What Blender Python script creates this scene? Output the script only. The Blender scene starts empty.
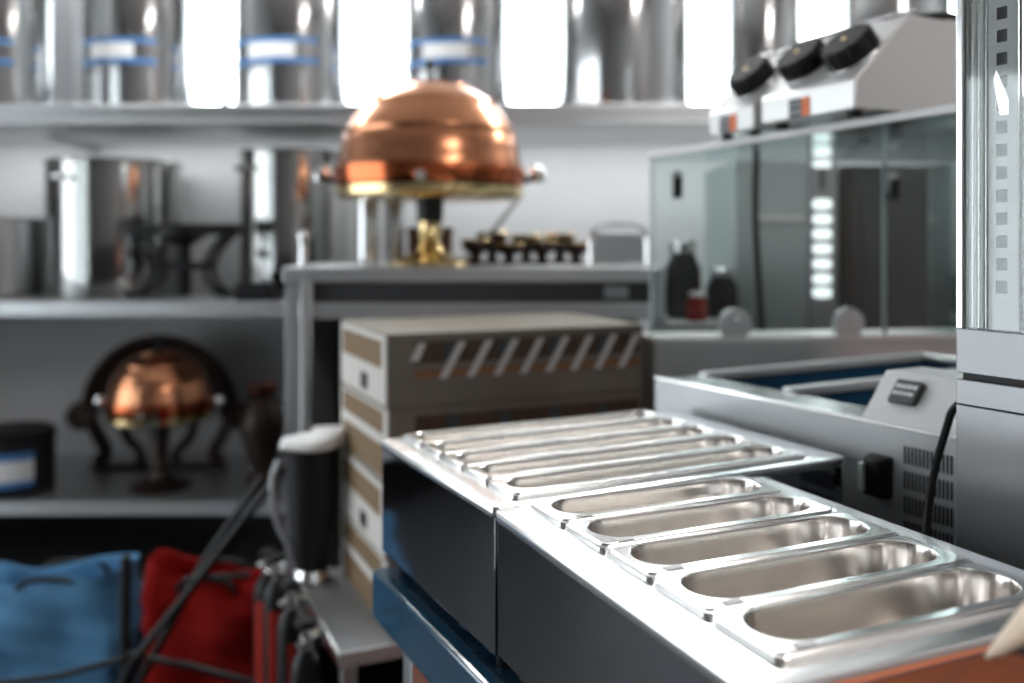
import bpy, bmesh, math, random
from mathutils import Vector, Matrix
random.seed(7)
PI = math.pi
C = bpy.context.scene.collection
ZC = 1.45            # camera height
F, HY, CX = 900.0, 245.0, 512.0

# ------------------------------------------------------------------ camera, world, lights, exposure
cam_d = bpy.data.cameras.new('camera'); cam = bpy.data.objects.new('camera', cam_d); C.objects.link(cam)
cam.location = (0, 0, ZC); cam.rotation_euler = (PI/2, 0, 0)
cam_d.sensor_width = 36.0; cam_d.lens = F/1024*36; cam_d.shift_y = -(341.5-HY)/1024
cam_d.clip_start = .02
cam_d.dof.use_dof = True; cam_d.dof.focus_distance = .97; cam_d.dof.aperture_fstop = 2.15
bpy.context.scene.camera = cam
w = bpy.data.worlds.new('world'); bpy.context.scene.world = w; w.use_nodes = True
bg = w.node_tree.nodes['Background']; bg.inputs[0].default_value = (.93, .97, 1, 1); bg.inputs[1].default_value = 12.0

def area(name, loc, rot, sx, sy, power, col=(1, 1, 1)):
    l = bpy.data.lights.new(name, 'AREA'); l.shape = 'RECTANGLE'; l.size = sx; l.size_y = sy; l.energy = power; l.color = col
    o = bpy.data.objects.new(name, l); C.objects.link(o); o.location = loc; o.rotation_euler = rot
    return o
area('ceiling_light', (1.6, 4.0, 3.05), (math.radians(-35), 0, 0), 2.2, .2, 45, (1, .99, .97))
area('ceiling_light', (-1.7, 4.0, 3.05), (math.radians(-35), 0, 0), 2.2, .2, 36, (.97, .99, 1))
area('ceiling_light', (2.0, -.9, 3.35), (0, 0, 0), .5, 2.2, 60, (1, .96, .92))  # unseen lamp added to light the mat mirrored in the warmer's end
area('under_shelf_light', (-.35, 4.52, 1.955), (math.radians(30), 0, 0), 5.2, .06, 11, (.95, .98, 1))
sc = bpy.context.scene
sc.view_settings.view_transform = 'Standard'; sc.view_settings.look = 'None'
sc.view_settings.gamma = 1; sc.view_settings.use_curve_mapping = False; sc.view_settings.exposure = 0.5
sc.cycles.max_bounces = 12; sc.cycles.glossy_bounces = 6; sc.cycles.transmission_bounces = 8; sc.cycles.caustics_reflective = False; sc.cycles.caustics_refractive = False
sc.cycles.use_denoising = True

# ------------------------------------------------------------------ materials
def mat(name, col, rough=.5, metal=0.0, noise=None, spec=.5, trans=0.0, bump=0.0, bscale=60, stretch=None, emit=0, rvar=0.0, coat=0.0):
    m = bpy.data.materials.new(name); m.use_nodes = True; nt = m.node_tree; b = nt.nodes['Principled BSDF']
    b.inputs['Base Color'].default_value = (*col, 1); b.inputs['Roughness'].default_value = rough; b.inputs['Metallic'].default_value = metal
    b.inputs['Specular IOR Level'].default_value = spec; b.inputs['Transmission Weight'].default_value = trans; b.inputs['Coat Weight'].default_value = coat
    if emit:
        b.inputs['Emission Color'].default_value = (*col, 1); b.inputs['Emission Strength'].default_value = emit
    if noise or bump or rvar:
        tc = nt.nodes.new('ShaderNodeTexCoord'); mp = nt.nodes.new('ShaderNodeMapping'); nz = nt.nodes.new('ShaderNodeTexNoise')
        nz.inputs['Scale'].default_value = bscale; nz.inputs['Detail'].default_value = 4
        mp.inputs['Scale'].default_value = stretch or (1, 1, 1)
        nt.links.new(tc.outputs['Object'], mp.inputs[0]); nt.links.new(mp.outputs[0], nz.inputs['Vector'])
        if noise:
            r = nt.nodes.new('ShaderNodeValToRGB'); r.color_ramp.elements[0].position = .3; r.color_ramp.elements[1].position = .7
            r.color_ramp.elements[0].color = (*noise, 1); r.color_ramp.elements[1].color = (*col, 1)
            nt.links.new(nz.outputs['Fac'], r.inputs[0]); nt.links.new(r.outputs[0], b.inputs['Base Color'])
        if rvar:
            mr = nt.nodes.new('ShaderNodeMapRange'); mr.inputs['To Min'].default_value = max(.02, rough-rvar); mr.inputs['To Max'].default_value = rough+rvar
            nt.links.new(nz.outputs['Fac'], mr.inputs['Value']); nt.links.new(mr.outputs[0], b.inputs['Roughness'])
        if bump:
            bp = nt.nodes.new('ShaderNodeBump'); bp.inputs['Strength'].default_value = bump; bp.inputs['Distance'].default_value = .002
            nt.links.new(nz.outputs['Fac'], bp.inputs['Height']); nt.links.new(bp.outputs[0], b.inputs['Normal'])
    return m

def glass_mat(name, tint, refl=.12):
    # thin clear sheet: mostly see-through with a Fresnel reflection
    m = bpy.data.materials.new(name); m.use_nodes = True; nt = m.node_tree; nt.nodes.remove(nt.nodes['Principled BSDF'])
    out = nt.nodes['Material Output']; t = nt.nodes.new('ShaderNodeBsdfTransparent'); t.inputs[0].default_value = (*tint, 1)
    g = nt.nodes.new('ShaderNodeBsdfGlossy'); g.inputs['Roughness'].default_value = .02; g.inputs[0].default_value = (.95, 1, 1, 1)
    fr = nt.nodes.new('ShaderNodeFresnel'); fr.inputs[0].default_value = 1.45
    ad = nt.nodes.new('ShaderNodeMath'); ad.operation = 'MULTIPLY_ADD'; ad.inputs[1].default_value = .7; ad.inputs[2].default_value = refl*.2
    mx = nt.nodes.new('ShaderNodeMixShader')
    nt.links.new(fr.outputs[0], ad.inputs[0]); nt.links.new(ad.outputs[0], mx.inputs[0]); nt.links.new(t.outputs[0], mx.inputs[1]); nt.links.new(g.outputs[0], mx.inputs[2])
    nt.links.new(mx.outputs[0], out.inputs[0]); return m

M = dict(
    steel=mat('brushed_steel', (.66, .67, .67), .24, 1, bump=.04, bscale=40, stretch=(1, 18, 1), rvar=.05),
    rim=mat('satin_steel', (.88, .89, .89), .24, 1, rvar=.05, bscale=30),
    pan=mat('pan_steel', (.88, .87, .855), .20, 1, rvar=.03, bscale=50, stretch=(1, 14, 1)),
    mirror=mat('polished_steel', (.34, .36, .385), .06, 1, rvar=.04, bscale=6),
    grey_steel=mat('grey_steel', (.52, .54, .55), .34, 1, rvar=.06, bscale=14),
    painted=mat('painted_grey_metal', (.36, .37, .385), .4, .3),
    dull=mat('dull_steel', (.5, .51, .52), .4, .9, rvar=.08, bscale=8),
    pot=mat('pot_steel', (.60, .605, .61), .13, 1, bump=.02, bscale=20, stretch=(1, 1, .1), rvar=.05),
    chrome=mat('chrome', (.8, .8, .8), .06, 1),
    white_metal=mat('white_powder_coat', (.78, .79, .79), .4),
    copper=mat('copper', (.54, .235, .125), .24, 1, rvar=.05, bscale=9),
    copper_red=mat('red_copper', (.50, .13, .05), .18, 1),
    brass=mat('brass', (.72, .55, .28), .2, 1),
    bronze=mat('dark_bronze', (.032, .018, .013), .4, .5),
    black=mat('black_plastic', (.009, .009, .010), .48, spec=.3),
    black_metal=mat('black_metal', (.011, .012, .013), .5, .0, spec=.3),
    charcoal=mat('charcoal_panel', (.035, .038, .042), .5),
    blue_film=mat('blue_film', (.03, .10, .17), .16, .0, noise=(.018, .065, .12), bscale=14, bump=.3, coat=.6),
    blue_basin=mat('blue_basin', (.012, .06, .12), .3, .2),
    blue_tape=mat('blue_tape', (.07, .22, .5), .35),
    blue_cloth=mat('blue_cloth', (.10, .25, .42), .85, spec=.1, noise=(.075, .20, .36), bscale=9, bump=.3),
    red_cloth=mat('red_cloth', (.30, .010, .007), .85, spec=.1, noise=(.21, .006, .005), bscale=6, bump=.3),
    red_paint=mat('red_paint', (.45, .025, .015), .3),
    carton=mat('carton_grey', (.25, .225, .185), .7, noise=(.225, .20, .165), bscale=25),
    carton_white=mat('carton_white', (.62, .60, .56), .7),
    carton_brown=mat('carton_brown', (.23, .15, .075), .7, noise=(.17, .105, .05), bscale=80, stretch=(6, 1, 1)),
    carton_dark=mat('carton_print_dark', (.05, .03, .02), .6, noise=(.10, .055, .03), bscale=30),
    carton_teal=mat('carton_print_teal', (.05, .075, .075), .6),
    carton_orange=mat('carton_print_orange', (.33, .15, .06), .6),
    paper=mat('white_paper', (.86, .86, .85), .65),
    grey_label=mat('grey_label', (.36, .38, .4), .6),
    sticker=mat('sticker_grey', (.62, .63, .64), .55),
    orange=mat('orange_label', (.85, .2, .05), .5),
    label_dark=mat('label_dark', (.06, .065, .07), .5),
    white_plastic=mat('white_plastic', (.85, .85, .84), .35),
    wood=mat('pale_wood', (.74, .60, .46), .55, noise=(.66, .51, .37), bscale=20, stretch=(1, 8, 1)),
    towel=mat('white_towel', (.88, .88, .87), .9, bump=.4, bscale=90),
    glass=glass_mat('clear_glass', (.84, .875, .87), 0),
    tinted_pane=glass_mat('tinted_glass', (.50, .505, .51)),
    dark_floor=mat('dark_floor', (.02, .02, .022), .55, noise=(.014, .014, .015), bscale=12),
    pot_dark=mat('shaded_pot_steel', (.42, .42, .41), .12, 1, rvar=.05, bscale=12),  # darker copy of the pot steel; the dim room's reflection is in the colour
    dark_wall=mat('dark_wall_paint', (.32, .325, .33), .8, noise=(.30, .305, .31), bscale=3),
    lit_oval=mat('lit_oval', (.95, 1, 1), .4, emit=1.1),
    knob=mat('knob_plastic', (.009, .009, .01), .6, spec=.25),
    column=mat('reflective_panel_steel', (.27, .282, .29), .20, .35, rvar=.03, bscale=10),
    pan_well=mat('shaded_pan_steel', (.74, .70, .665), .22, 1, rvar=.05, bscale=30, stretch=(1, 10, 1)),  # same pan steel, darker and warmer to paint the shade inside the wells
    counter=mat('satin_counter_steel', (.47, .49, .50), .34, .35, rvar=.05, bscale=14),
    hot=mat('hotplate_steel', (.78, .78, .775), .33, .6, rvar=.05, bscale=20),
    cabgrey=mat('cabinet_paint', (.50, .57, .57), .5),
    pane=glass_mat('window_glass', (.97, .985, .98)),
    glass_edge=mat('glass_edge', (.72, .86, .84), .15, 0, coat=.5),
    clear_plastic=glass_mat('clear_plastic', (.93, .94, .94), .4),
    wall=mat('wall_paint', (.74, .745, .75), .8, noise=(.70, .705, .71), bscale=3),
    ceil=mat('ceiling_paint', (.80, .80, .79), .9),
    lamp=mat('lamp_white', (1, .98, .95), .4, emit=4),
)
def tile_mat():
    m = bpy.data.materials.new('terracotta_tiles'); m.use_nodes = True; nt = m.node_tree; b = nt.nodes['Principled BSDF']
    tc = nt.nodes.new('ShaderNodeTexCoord'); br = nt.nodes.new('ShaderNodeTexBrick')
    br.offset = 0; br.inputs['Color1'].default_value = (.60, .17, .07, 1); br.inputs['Color2'].default_value = (.52, .14, .055, 1); br.inputs['Mortar'].default_value = (.13, .09, .07, 1)
    br.inputs['Scale'].default_value = 1; br.inputs['Brick Width'].default_value = .3; br.inputs['Row Height'].default_value = .3; br.inputs['Mortar Size'].default_value = .006
    nt.links.new(tc.outputs['Object'], br.inputs['Vector']); nt.links.new(br.outputs['Color'], b.inputs['Base Color']); b.inputs['Roughness'].default_value = .45
    return m
M['tile'] = tile_mat()

# ------------------------------------------------------------------ mesh helpers
class MB:
    def __init__(s): s.v = []; s.f = []; s.mi = []
    def add(s, vs, fs, mi=0):
        n = len(s.v); s.v += [tuple(v) for v in vs]; s.f += [[i+n for i in f] for f in fs]; s.mi += [mi]*len(fs); return s
    def box(s, a, b, mi=0, T=None):
        x0, y0, z0 = a; x1, y1, z1 = b
        vs = [(x0, y0, z0), (x1, y0, z0), (x1, y1, z0), (x0, y1, z0), (x0, y0, z1), (x1, y0, z1), (x1, y1, z1), (x0, y1, z1)]
        if T: vs = [T @ Vector(v) for v in vs]
        return s.add(vs, [(0, 3, 2, 1), (4, 5, 6, 7), (0, 1, 5, 4), (1, 2, 6, 5), (2, 3, 7, 6), (3, 0, 4, 7)], mi)
    def loft(s, rings, close=True, cap0=False, cap1=False, mi=0):
        n = len(rings[0]); vs = [p for r in rings for p in r]; fs = []
        for k in range(len(rings)-1):
            for i in range(n if close else n-1):
                j = (i+1) % n; fs.append((k*n+i, k*n+j, (k+1)*n+j, (k+1)*n+i))
        if cap0: fs.append(tuple(reversed(range(n))))
        if cap1: fs.append(tuple(range((len(rings)-1)*n, len(rings)*n)))
        return s.add(vs, fs, mi)
    def lathe(s, prof, c=(0, 0, 0), n=40, cap0=True, cap1=True, T=None, a0=0, a1=2*PI, mi=0):
        full = abs(a1-a0-2*PI) < 1e-6; rings = []
        for r, z in prof:
            ring = []
            for i in range(n if full else n+1):
                t = a0+(a1-a0)*i/n; p = Vector((c[0]+r*math.cos(t), c[1]+r*math.sin(t), c[2]+z))
                ring.append(T @ p if T else p)
            rings.append(ring)
        return s.loft(rings, full, cap0 and full, cap1 and full, mi)
    def tube(s, pts, r, n=10, mi=0, smooth=0):
        P = [Vector(p) for p in pts]
        for _ in range(smooth):
            Q = [P[0]]
            for a, b in zip(P[:-1], P[1:]): Q += [a*.75+b*.25, a*.25+b*.75]
            P = Q+[P[-1]]
        rings = []; up = Vector((0, 0, 1))
        for i, p in enumerate(P):
            d = (P[min(i+1, len(P)-1)]-P[max(i-1, 0)]).normalized()
            if abs(d.dot(up)) > .95: up = Vector((1, 0, 0)) if abs(d.x) < .9 else Vector((0, 1, 0))
            u = (up-d*up.dot(d)).normalized(); v = d.cross(u); up = u
            rr = r[i] if isinstance(r, (list, tuple)) else r
            rings.append([p+(u*math.cos(2*PI*k/n)+v*math.sin(2*PI*k/n))*rr for k in range(n)])
        return s.loft(rings, True, True, True, mi)
    def prism(s, poly, z0, z1, mi=0):            # polygon in xy (counter-clockwise)
        n = len(poly); vs = [(x, y, z0) for x, y in poly]+[(x, y, z1) for x, y in poly]
        fs = [tuple(reversed(range(n))), tuple(range(n, 2*n))]+[(i, (i+1) % n, n+(i+1) % n, n+i) for i in range(n)]
        return s.add(vs, fs, mi)
    def build(s, name, m, parent=None, loc=None, rz=0, bevel=0, seg=2, ang=35, smooth=True):
        me = bpy.data.meshes.new(name); me.from_pydata(s.v, [], s.f)
        for x in (m if isinstance(m, list) else [m]): me.materials.append(x)
        if any(s.mi): me.polygons.foreach_set('material_index', s.mi)
        bm = bmesh.new(); bm.from_mesh(me); bmesh.ops.recalc_face_normals(bm, faces=bm.faces); bm.to_mesh(me); bm.free()
        if smooth:
            me.polygons.foreach_set('use_smooth', [True]*len(me.polygons)); me.set_sharp_from_angle(angle=math.radians(ang))
        o = bpy.data.objects.new(name, me); C.objects.link(o)
        if parent: o.parent = parent
        if loc: o.location = loc
        o.rotation_euler = (0, 0, rz)
        if bevel:
            b = o.modifiers.new('edge', 'BEVEL'); b.width = bevel; b.segments = seg; b.limit_method = 'ANGLE'; b.angle_limit = math.radians(40)
        return o

def rrect(hx, hy, r, z, cx=0, cy=0, n=8):
    r = min(r, hx, hy); out = []
    for (sx, sy, a) in ((1, 1, 0), (-1, 1, PI/2), (-1, -1, PI), (1, -1, 1.5*PI)):
        for i in range(n+1):
            t = a+PI/2*i/n; out.append((cx+sx*(hx-r)+r*math.cos(t), cy+sy*(hy-r)+r*math.sin(t), z))
    return out

def thing(name, label, cat, loc=(0, 0, 0), rz=0, group=None):
    o = bpy.data.objects.new(name, None); C.objects.link(o); o.location = loc; o.rotation_euler = (0, 0, rz); o.empty_display_size = .1
    return tag(o, label, cat, group)
def tag(o, label, cat, group=None):
    o['label'] = label; o['category'] = cat
    if group: o['group'] = group
    return o
def struct(o): o['kind'] = 'structure'; return o
def copy_tree(o, parent=None):
    c = o.copy(); C.objects.link(c); c.parent = parent
    for ch in [x for x in C.objects if x.parent == o]: copy_tree(ch, c)
    return c
def X(u, Y): return (u-CX)/F*Y
def Zp(v, Y): return ZC-(v-HY)/F*Y
def P(u, v, Y): return (X(u, Y), Y, Zp(v, Y))

# ------------------------------------------------------------------ the room
YW = 4.90
RX0, RX1, RY0, RH = -3.6, 3.2, -3.4, 3.4
WX0, WX1, WZ0, WZ1 = -3.0, 2.6, 2.10, 3.30     # window opening in the back wall
struct(MB().box((RX0, RY0, -.1), (RX1, YW, 0)).build('floor', M['dark_floor']))
struct(MB().box((.9, -2.0, 0), (3.1, 1.3, .012)).build('reflection_mat', M['tile'], bevel=.004))  # unseen mat added to give the nearer warmer's end its rust reflection
struct(MB().box((RX0-.1, RY0-.1, RH), (RX1+.1, YW+.1, RH+.1)).build('ceiling', M['ceil']))
LY0, LY1, LZ0, LZ1 = .1, 3.7, .12, 2.4         # glazed opening added to the unseen left wall for fill light
wl = MB().box((RX0-.1, RY0-.1, -.1), (RX0, LY0, RH)).box((RX0-.1, LY1, -.1), (RX0, YW+.1, RH)).box((RX0-.1, LY0, -.1), (RX0, LY1, LZ0)).box((RX0-.1, LY0, LZ1), (RX0, LY1, RH))
struct(wl.build('wall_left', M['dark_wall']))
fl = MB()
for y in (LY0, LY0+1.2, LY0+2.4, LY1-.05): fl.box((RX0-.07, y, LZ0), (RX0-.01, y+.05, LZ1))
for z in (LZ0, LZ1-.05): fl.box((RX0-.07, LY0, z), (RX0-.01, LY1, z+.05))
w2 = struct(fl.build('fill_window', M['white_metal'], bevel=.004))
MB().box((RX0-.045, LY0+.03, LZ0+.03), (RX0-.04, LY1-.03, LZ1-.03)).build('pane', M['tinted_pane'], w2)
struct(MB().box((RX1, RY0-.1, -.1), (RX1+.1, YW+.1, RH)).build('wall_right', M['dark_wall']))
struct(MB().box((RX0, RY0-.1, -.1), (RX1, RY0, RH)).build('wall_front', M['dark_wall']))
wb = MB().box((RX0, YW, 0), (RX1, YW+.12, WZ0)).box((RX0, YW, WZ1), (RX1, YW+.12, RH)).box((RX0, YW, WZ0), (WX0, YW+.12, WZ1)).box((WX1, YW, WZ0), (RX1, YW+.12, WZ1))
struct(wb.build('wall_back', M['wall']))
fr = MB()
fr.box((WX0, YW+.03, WZ0), (WX1, YW+.09, WZ0+.04)).box((WX0, YW+.03, WZ1-.04), (WX1, YW+.09, WZ1))
for x in (WX0, WX0+1.4, WX0+2.8, WX0+4.2, WX1-.04): fr.box((x, YW+.03, WZ0), (x+.04, YW+.09, WZ1))
wf = struct(fr.build('window_1', M['white_metal'], bevel=.004))
MB().box((WX0+.03, YW+.055, WZ0+.03), (WX1-.03, YW+.06, WZ1-.03)).build('pane', M['pane'], wf)

# ------------------------------------------------------------------ blue filmed work table
B0 = Vector((-.185, 1.505)); BYAW = .467
def unit(yaw): return Vector((math.cos(yaw), math.sin(yaw))), Vector((math.sin(yaw), -math.cos(yaw)))
ZT = ZC-.535
t = thing('work_table', 'steel work table with its edge still wrapped in blue protective film, under the food warmers', 'table', (B0.x, B0.y, 0), BYAW)
# local: x along b, y = -a (a runs toward the camera)
TX0, TX1, TY0, TY1 = -.052, 1.02, -1.06, -.0
MB().box((TX0+.004, TY0, ZT-.03), (TX1, TY1-.004, ZT)).build('tabletop', M['blue_film'], t, bevel=.002)
MB().box((TX0, TY0, ZT-.078), (TX0+.03, TY1, ZT+.003)).build('edge_board', M['blue_film'], t, bevel=.007, seg=4)
MB().box((TX0+.03, TY1-.03, ZT-.078), (TX1, TY1, ZT-.03)).build('back_rail', M['dull'], t)
for x in (TX0+.06, TX1-.06):
    for y in (TY0+.06, TY1-.06): MB().box((x-.02, y-.02, 0), (x+.02, y+.02, ZT-.03)).build('leg', M['grey_steel'], t, bevel=.003)

# ------------------------------------------------------------------ food pans
def pan_mesh(L, wd, depth):
    hx, hy = L/2, wd/2-.0013; rings = []
    def r(dx, dy, rad, z): rings.append(rrect(hx-dx, hy-dy, rad, z, n=10))
    r(.0008, .0008, .009, -.0055); r(0, 0, .009, -.005); r(0, 0, .009, -.001); r(.0008, .0008, .009, 0)
    r(.0014, .0014, .009, 0); r(.0038, .0034, .009, 0); r(.0043, .0039, .009, 0); r(.0047, .0043, .009, .0016); r(.0052, .0048, .009, .0018); r(.0060, .0056, .009, .0018)
    ox, oy = .0165, .0118; orad = min(hy-oy, .040); off = .0048
    ro = lambda dx, dy, rad, z: rings.append(rrect(hx-dx, hy-dy, rad, z, 0, off, n=10))
    ro(ox-.0035, oy-.0030, orad+.003, .0018); ro(ox-.0028, oy-.0024, orad+.0024, .0018)
    ro(ox-.0008, oy-.0007, orad+.0006, .0008); ro(ox, oy, orad, -.0015); ro(ox+.001, oy+.0008, orad, -.010)
    ro(ox+.006, oy+.004, orad-.003, -depth*.5); ro(ox+.012, oy+.008, orad-.006, -depth*.85)
    ro(ox+.018, oy+.012, orad-.01, -depth*.97); ro(ox+.032, oy+.021, orad-.015, -depth)
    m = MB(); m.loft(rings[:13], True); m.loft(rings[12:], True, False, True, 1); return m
def bain(name, label, yaw, o, L, wd, x0, x1, y0, y1, h, ztop, depth):
    """open-topped counter warmer: o is the back-left corner of its first pan, rows run toward the camera (-y)"""
    t = thing(name, label, 'food warmer', (o.x, o.y, ZT), yaw)
    zt = ztop-.0055; z0 = ztop-h
    ly = lambda a: -a
    ix0, ix1, iy0, iy1 = .013, L-.013, ly(5*wd-.010), ly(.010)
    T = .003; b = MB()
    zz0, zz1 = z0-ZT, zt-ZT
    X0, X1, Y0, Y1 = x0+.004, x1-.004, ly(y1)+.004, ly(y0)-.004
    b.box((X0, Y0, zz0), (X0+T, Y1, zz1-.004)).box((X1-T, Y0, zz0), (X1, Y1, zz1-.004)).box((X0+T, Y1-T, zz0), (X1-T, Y1, zz1-.004)).box((X0+T, Y0, zz0), (X1-T, Y0+T, zz1-.004)).box((X0+T, Y0+T, zz0), (X1-T, Y1-T, zz0+T))
    b.build('housing', M['mirror'], t, bevel=.0012)
    # folded top rim with one long opening
    hx, hy, cx, cy = (x1-x0)/2, (y1-y0)/2, (x0+x1)/2, ly((y0+y1)/2)
    ihx, ihy, icx, icy = (ix1-ix0)/2, (iy1-iy0)/2, (ix0+ix1)/2, (iy0+iy1)/2
    rim = MB().loft([rrect(hx-.001, hy-.001, .010, zz1-.014, cx, cy), rrect(hx, hy, .011, zz1-.012, cx, cy), rrect(hx, hy, .011, zz1-.003, cx, cy), rrect(hx-.0012, hy-.0012, .010, zz1-.0008, cx, cy),
                     rrect(hx-.004, hy-.004, .008, zz1, cx, cy), rrect(ihx, ihy, .006, zz1, icx, icy), rrect(ihx, ihy, .006, zz1-.02, icx, icy)])
    rim.build('top_rim', M['rim'], t)
    for sx in (X0+.03, X1-.03):
        for sy in (Y0+.03, Y1-.03): MB().lathe([(.012, -(z0-ZT)), (.014, -.004), (.016, 0)], (sx, sy, zz0), 16).build('foot', M['black'], t)
    return t
def pans(kind_label, yaw, o, L, wd, ztop, depth, group, labels, stickers):
    b, a = unit(yaw); me = None
    for k in range(5):
        c = o+b*(L/2)+a*(wd*(k+.5))
        if me is None:
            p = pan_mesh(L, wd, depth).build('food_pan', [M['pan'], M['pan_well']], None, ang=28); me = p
        else:
            p = me.copy(); C.objects.link(p)
        p.location = (c.x, c.y, ztop); p.rotation_euler = (0, 0, yaw)
        tag(p, labels[k], 'food pan', group)
        if stickers:
            s = MB().loft([rrect(.010, .0042, .001, .0020), rrect(.010, .0042, .001, .0026)], True, True, True).build('sticker', M['sticker'], p, (-L/2+.034, -wd/2+.0108, 0), 0)
            s['label'] = 'small grey sticker on the rim'
FYAW = .411; F0 = Vector((.020, 1.106)); ZF = ZC-.316
bain('food_warmer', 'nearer countertop food warmer, shorter box of five short pans with rust reflection on its end', FYAW, F0, .325, .092, -.043, .362, -.008, .484, .182, ZF, .10)
pans('', FYAW, F0, .325, .092, ZF, .062, 'short pans in the nearer food warmer', [
    'short steel food pan at the back of the nearer warmer, touching the long warmer',
    'short steel food pan, second from the back in the nearer warmer',
    'short steel food pan, the middle one of the five in the nearer warmer',
    'short steel food pan, second from the front in the nearer warmer',
    'short steel food pan at the front end of the nearer warmer, above the rust reflection'], True)
ZB = ZC-.316
bain('food_warmer', 'farther countertop food warmer with five long pans, dark mirrored side, behind the shorter warmer', BYAW, B0, .497, .0835, -.037, .56, -.006, .434, .19, ZB, .10)
pans('', BYAW, B0, .497, .0835, ZB, .062, 'long pans in the farther food warmer', [
    'long steel food pan farthest back in the long warmer, nearest the cartons',
    'long steel food pan, second from the back of the long warmer',
    'long steel food pan, the middle one of the five in the long warmer',
    'long steel food pan, second from the front of the long warmer',
    'long steel food pan at the front of the long warmer, beside the shorter pans'], False)

# ------------------------------------------------------------------ steel counter fryer (basins lined in blue) to the right
CD = Vector((.2935, 1.847)); DD = Vector((.491, -.871)); DYAW = math.atan2(DD.y, DD.x)   # local x along DD, local y away to the right
ZD = ZC-.273
t = thing('steel_fryer', 'wide steel counter unit with dark blue basins, vent slots and a sloped control box', 'fryer', (CD.x, CD.y, ZT), DYAW)
hD = ZD-ZT; LX, LY = .75, .84
def bx(*a, **k): return MB().box(*a, **k)
bx((0, 0, 0.004), (LX, .004, hD)).build('front_panel', M['counter'], t, bevel=.0012)
sh = MB().box((0, .004, .004), (.004, LY, hD-.012)).box((LX-.004, .004, .004), (LX, LY, hD-.012)).box((.004, LY-.004, .004), (LX-.004, LY, hD-.012)).box((.004, .004, .004), (LX-.004, LY-.004, .008))
sh.build('shell', M['grey_steel'], t)
bx((0, -.003, hD-.001), (LX, .012, hD+.004)).build('front_lip', M['rim'], t, bevel=.0015)
bx((.0, .012, hD-.012), (LX, .115, hD-.002)).build('front_deck', M['steel'], t, bevel=.002)
bx((.0, .115, hD-.012), (.032, LY, hD+.006)).build('rail', M['counter'], t, bevel=.004)
bx((.235, .115, hD-.012), (.268, LY-.04, hD+.006)).build('rail', M['counter'], t, bevel=.004)
bx((LX-.03, .115, hD-.012), (LX, LY-.04, hD+.004)).build('rail', M['steel'], t, bevel=.004)
bx((.032, LY-.04, hD-.012), (LX, LY, hD+.006)).build('rail', M['steel'], t, bevel=.004)
for (a, b_) in ((.034, .233), (.270, LX-.032)):
    q = MB(); z1 = hD-.014; zb = hD-.15
    q.box((a, .117, zb), (a+.003, LY-.042, z1)).box((b_-.003, .117, zb), (b_, LY-.042, z1)).box((a, .117, zb), (b_, .12, z1)).box((a, LY-.045, zb), (b_, LY-.042, z1)).box((a, .117, zb), (b_, LY-.042, zb+.003))
    q.build('basin', M['blue_basin'], t)
v = MB()
for r_ in range(5):
    for k in range(13):
        x = .587+k*.0063; z = hD-.024-.037*r_
        v.add([(x, -.0006, z-.027), (x+.0035, -.0006, z-.027), (x+.0035, -.0006, z-.001), (x+.00175, -.0006, z), (x, -.0006, z-.001), (x, .002, z-.027), (x+.0035, .002, z-.027), (x+.0035, .002, z-.001), (x+.00175, .002, z), (x, .002, z-.001)],
              [(0, 1, 2, 3, 4), (9, 8, 7, 6, 5), (0, 5, 6, 1), (1, 6, 7, 2), (2, 7, 8, 3), (3, 8, 9, 4), (4, 9, 5, 0)])
v.build('vent_slots', M['knob'], t, smooth=False)
sw = MB().loft([rrect(.020, .032, .004, 0), rrect(.020, .032, .004, .006), rrect(.014, .028, .003, .024), rrect(.011, .026, .003, .026)], True, True, True)
so = sw.build('power_switch', M['black'], t, (.548, 0, hD-.078)); so.rotation_euler = (PI/2, 0, 0)
lv = MB().box((-.020, -.022, .010), (-.010, .020, .031)).build('rocker', M['glass_edge'], so, bevel=.001); lv['label'] = 'pale translucent rocker'
# sloped control box
s0, s1 = .510, LX; dz, dd = .071, .0587
pr = [(.0, 0), (dd, dz), (dd+.09, dz), (dd+.09, -.002), (0, -.002)]
cb = MB(); n = len(pr)
cb.add([(s0, y, hD+.003+z) for y, z in pr]+[(s1, y, hD+.003+z) for y, z in pr], [tuple(range(n)), tuple(reversed(range(n, 2*n)))]+[(i, n+i, n+(i+1) % n, (i+1) % n) for i in range(n)])
cbo = cb.build('control_box', M['white_metal'], t, bevel=.002, seg=2)
sl = math.atan2(dz, dd)
TP = Matrix.Translation((s0+.055, dd*.60, hD+.003+dz*.60)) @ Matrix.Rotation(sl, 4, 'X')
lp = MB().box((-.020, -.020, .0006), (.024, .020, .009), T=TP).build('display', M['label_dark'], t, bevel=.001)
d = MB()
for i, (x, wd_) in enumerate(((-.016, .006), (-.008, .005), (-.001, .004), (.005, .006), (.013, .007))):
    d.box((x, .004, .009), (x+wd_, .011, .0098), T=TP)
for i, (x, wd_) in enumerate(((-.016, .007), (-.007, .006), (.001, .005), (.008, .011))):
    d.box((x, -.008, .009), (x+wd_, -.002, .0098), T=TP)
d.build('display_marks', M['white_plastic'], lp)

# power cable hanging in front of the vents
cab = MB().tube([(.600, 1.150, Zp(395, 1.15)), P(953, 405, 1.17), P(946, 430, 1.18), P(936, 462, 1.18), P(929, 500, 1.16), P(926, 535, 1.14), P(926, 560, 1.12), (X(926, 1.1), 1.1, ZT+.0052), (.46, 1.15, ZT+.0052)], .0052, 12, smooth=3)
tag(cab.build('power_cable', M['knob']), 'thick black power cable hanging in front of the vent slots beside the tall cabinet', 'cable')

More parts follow.
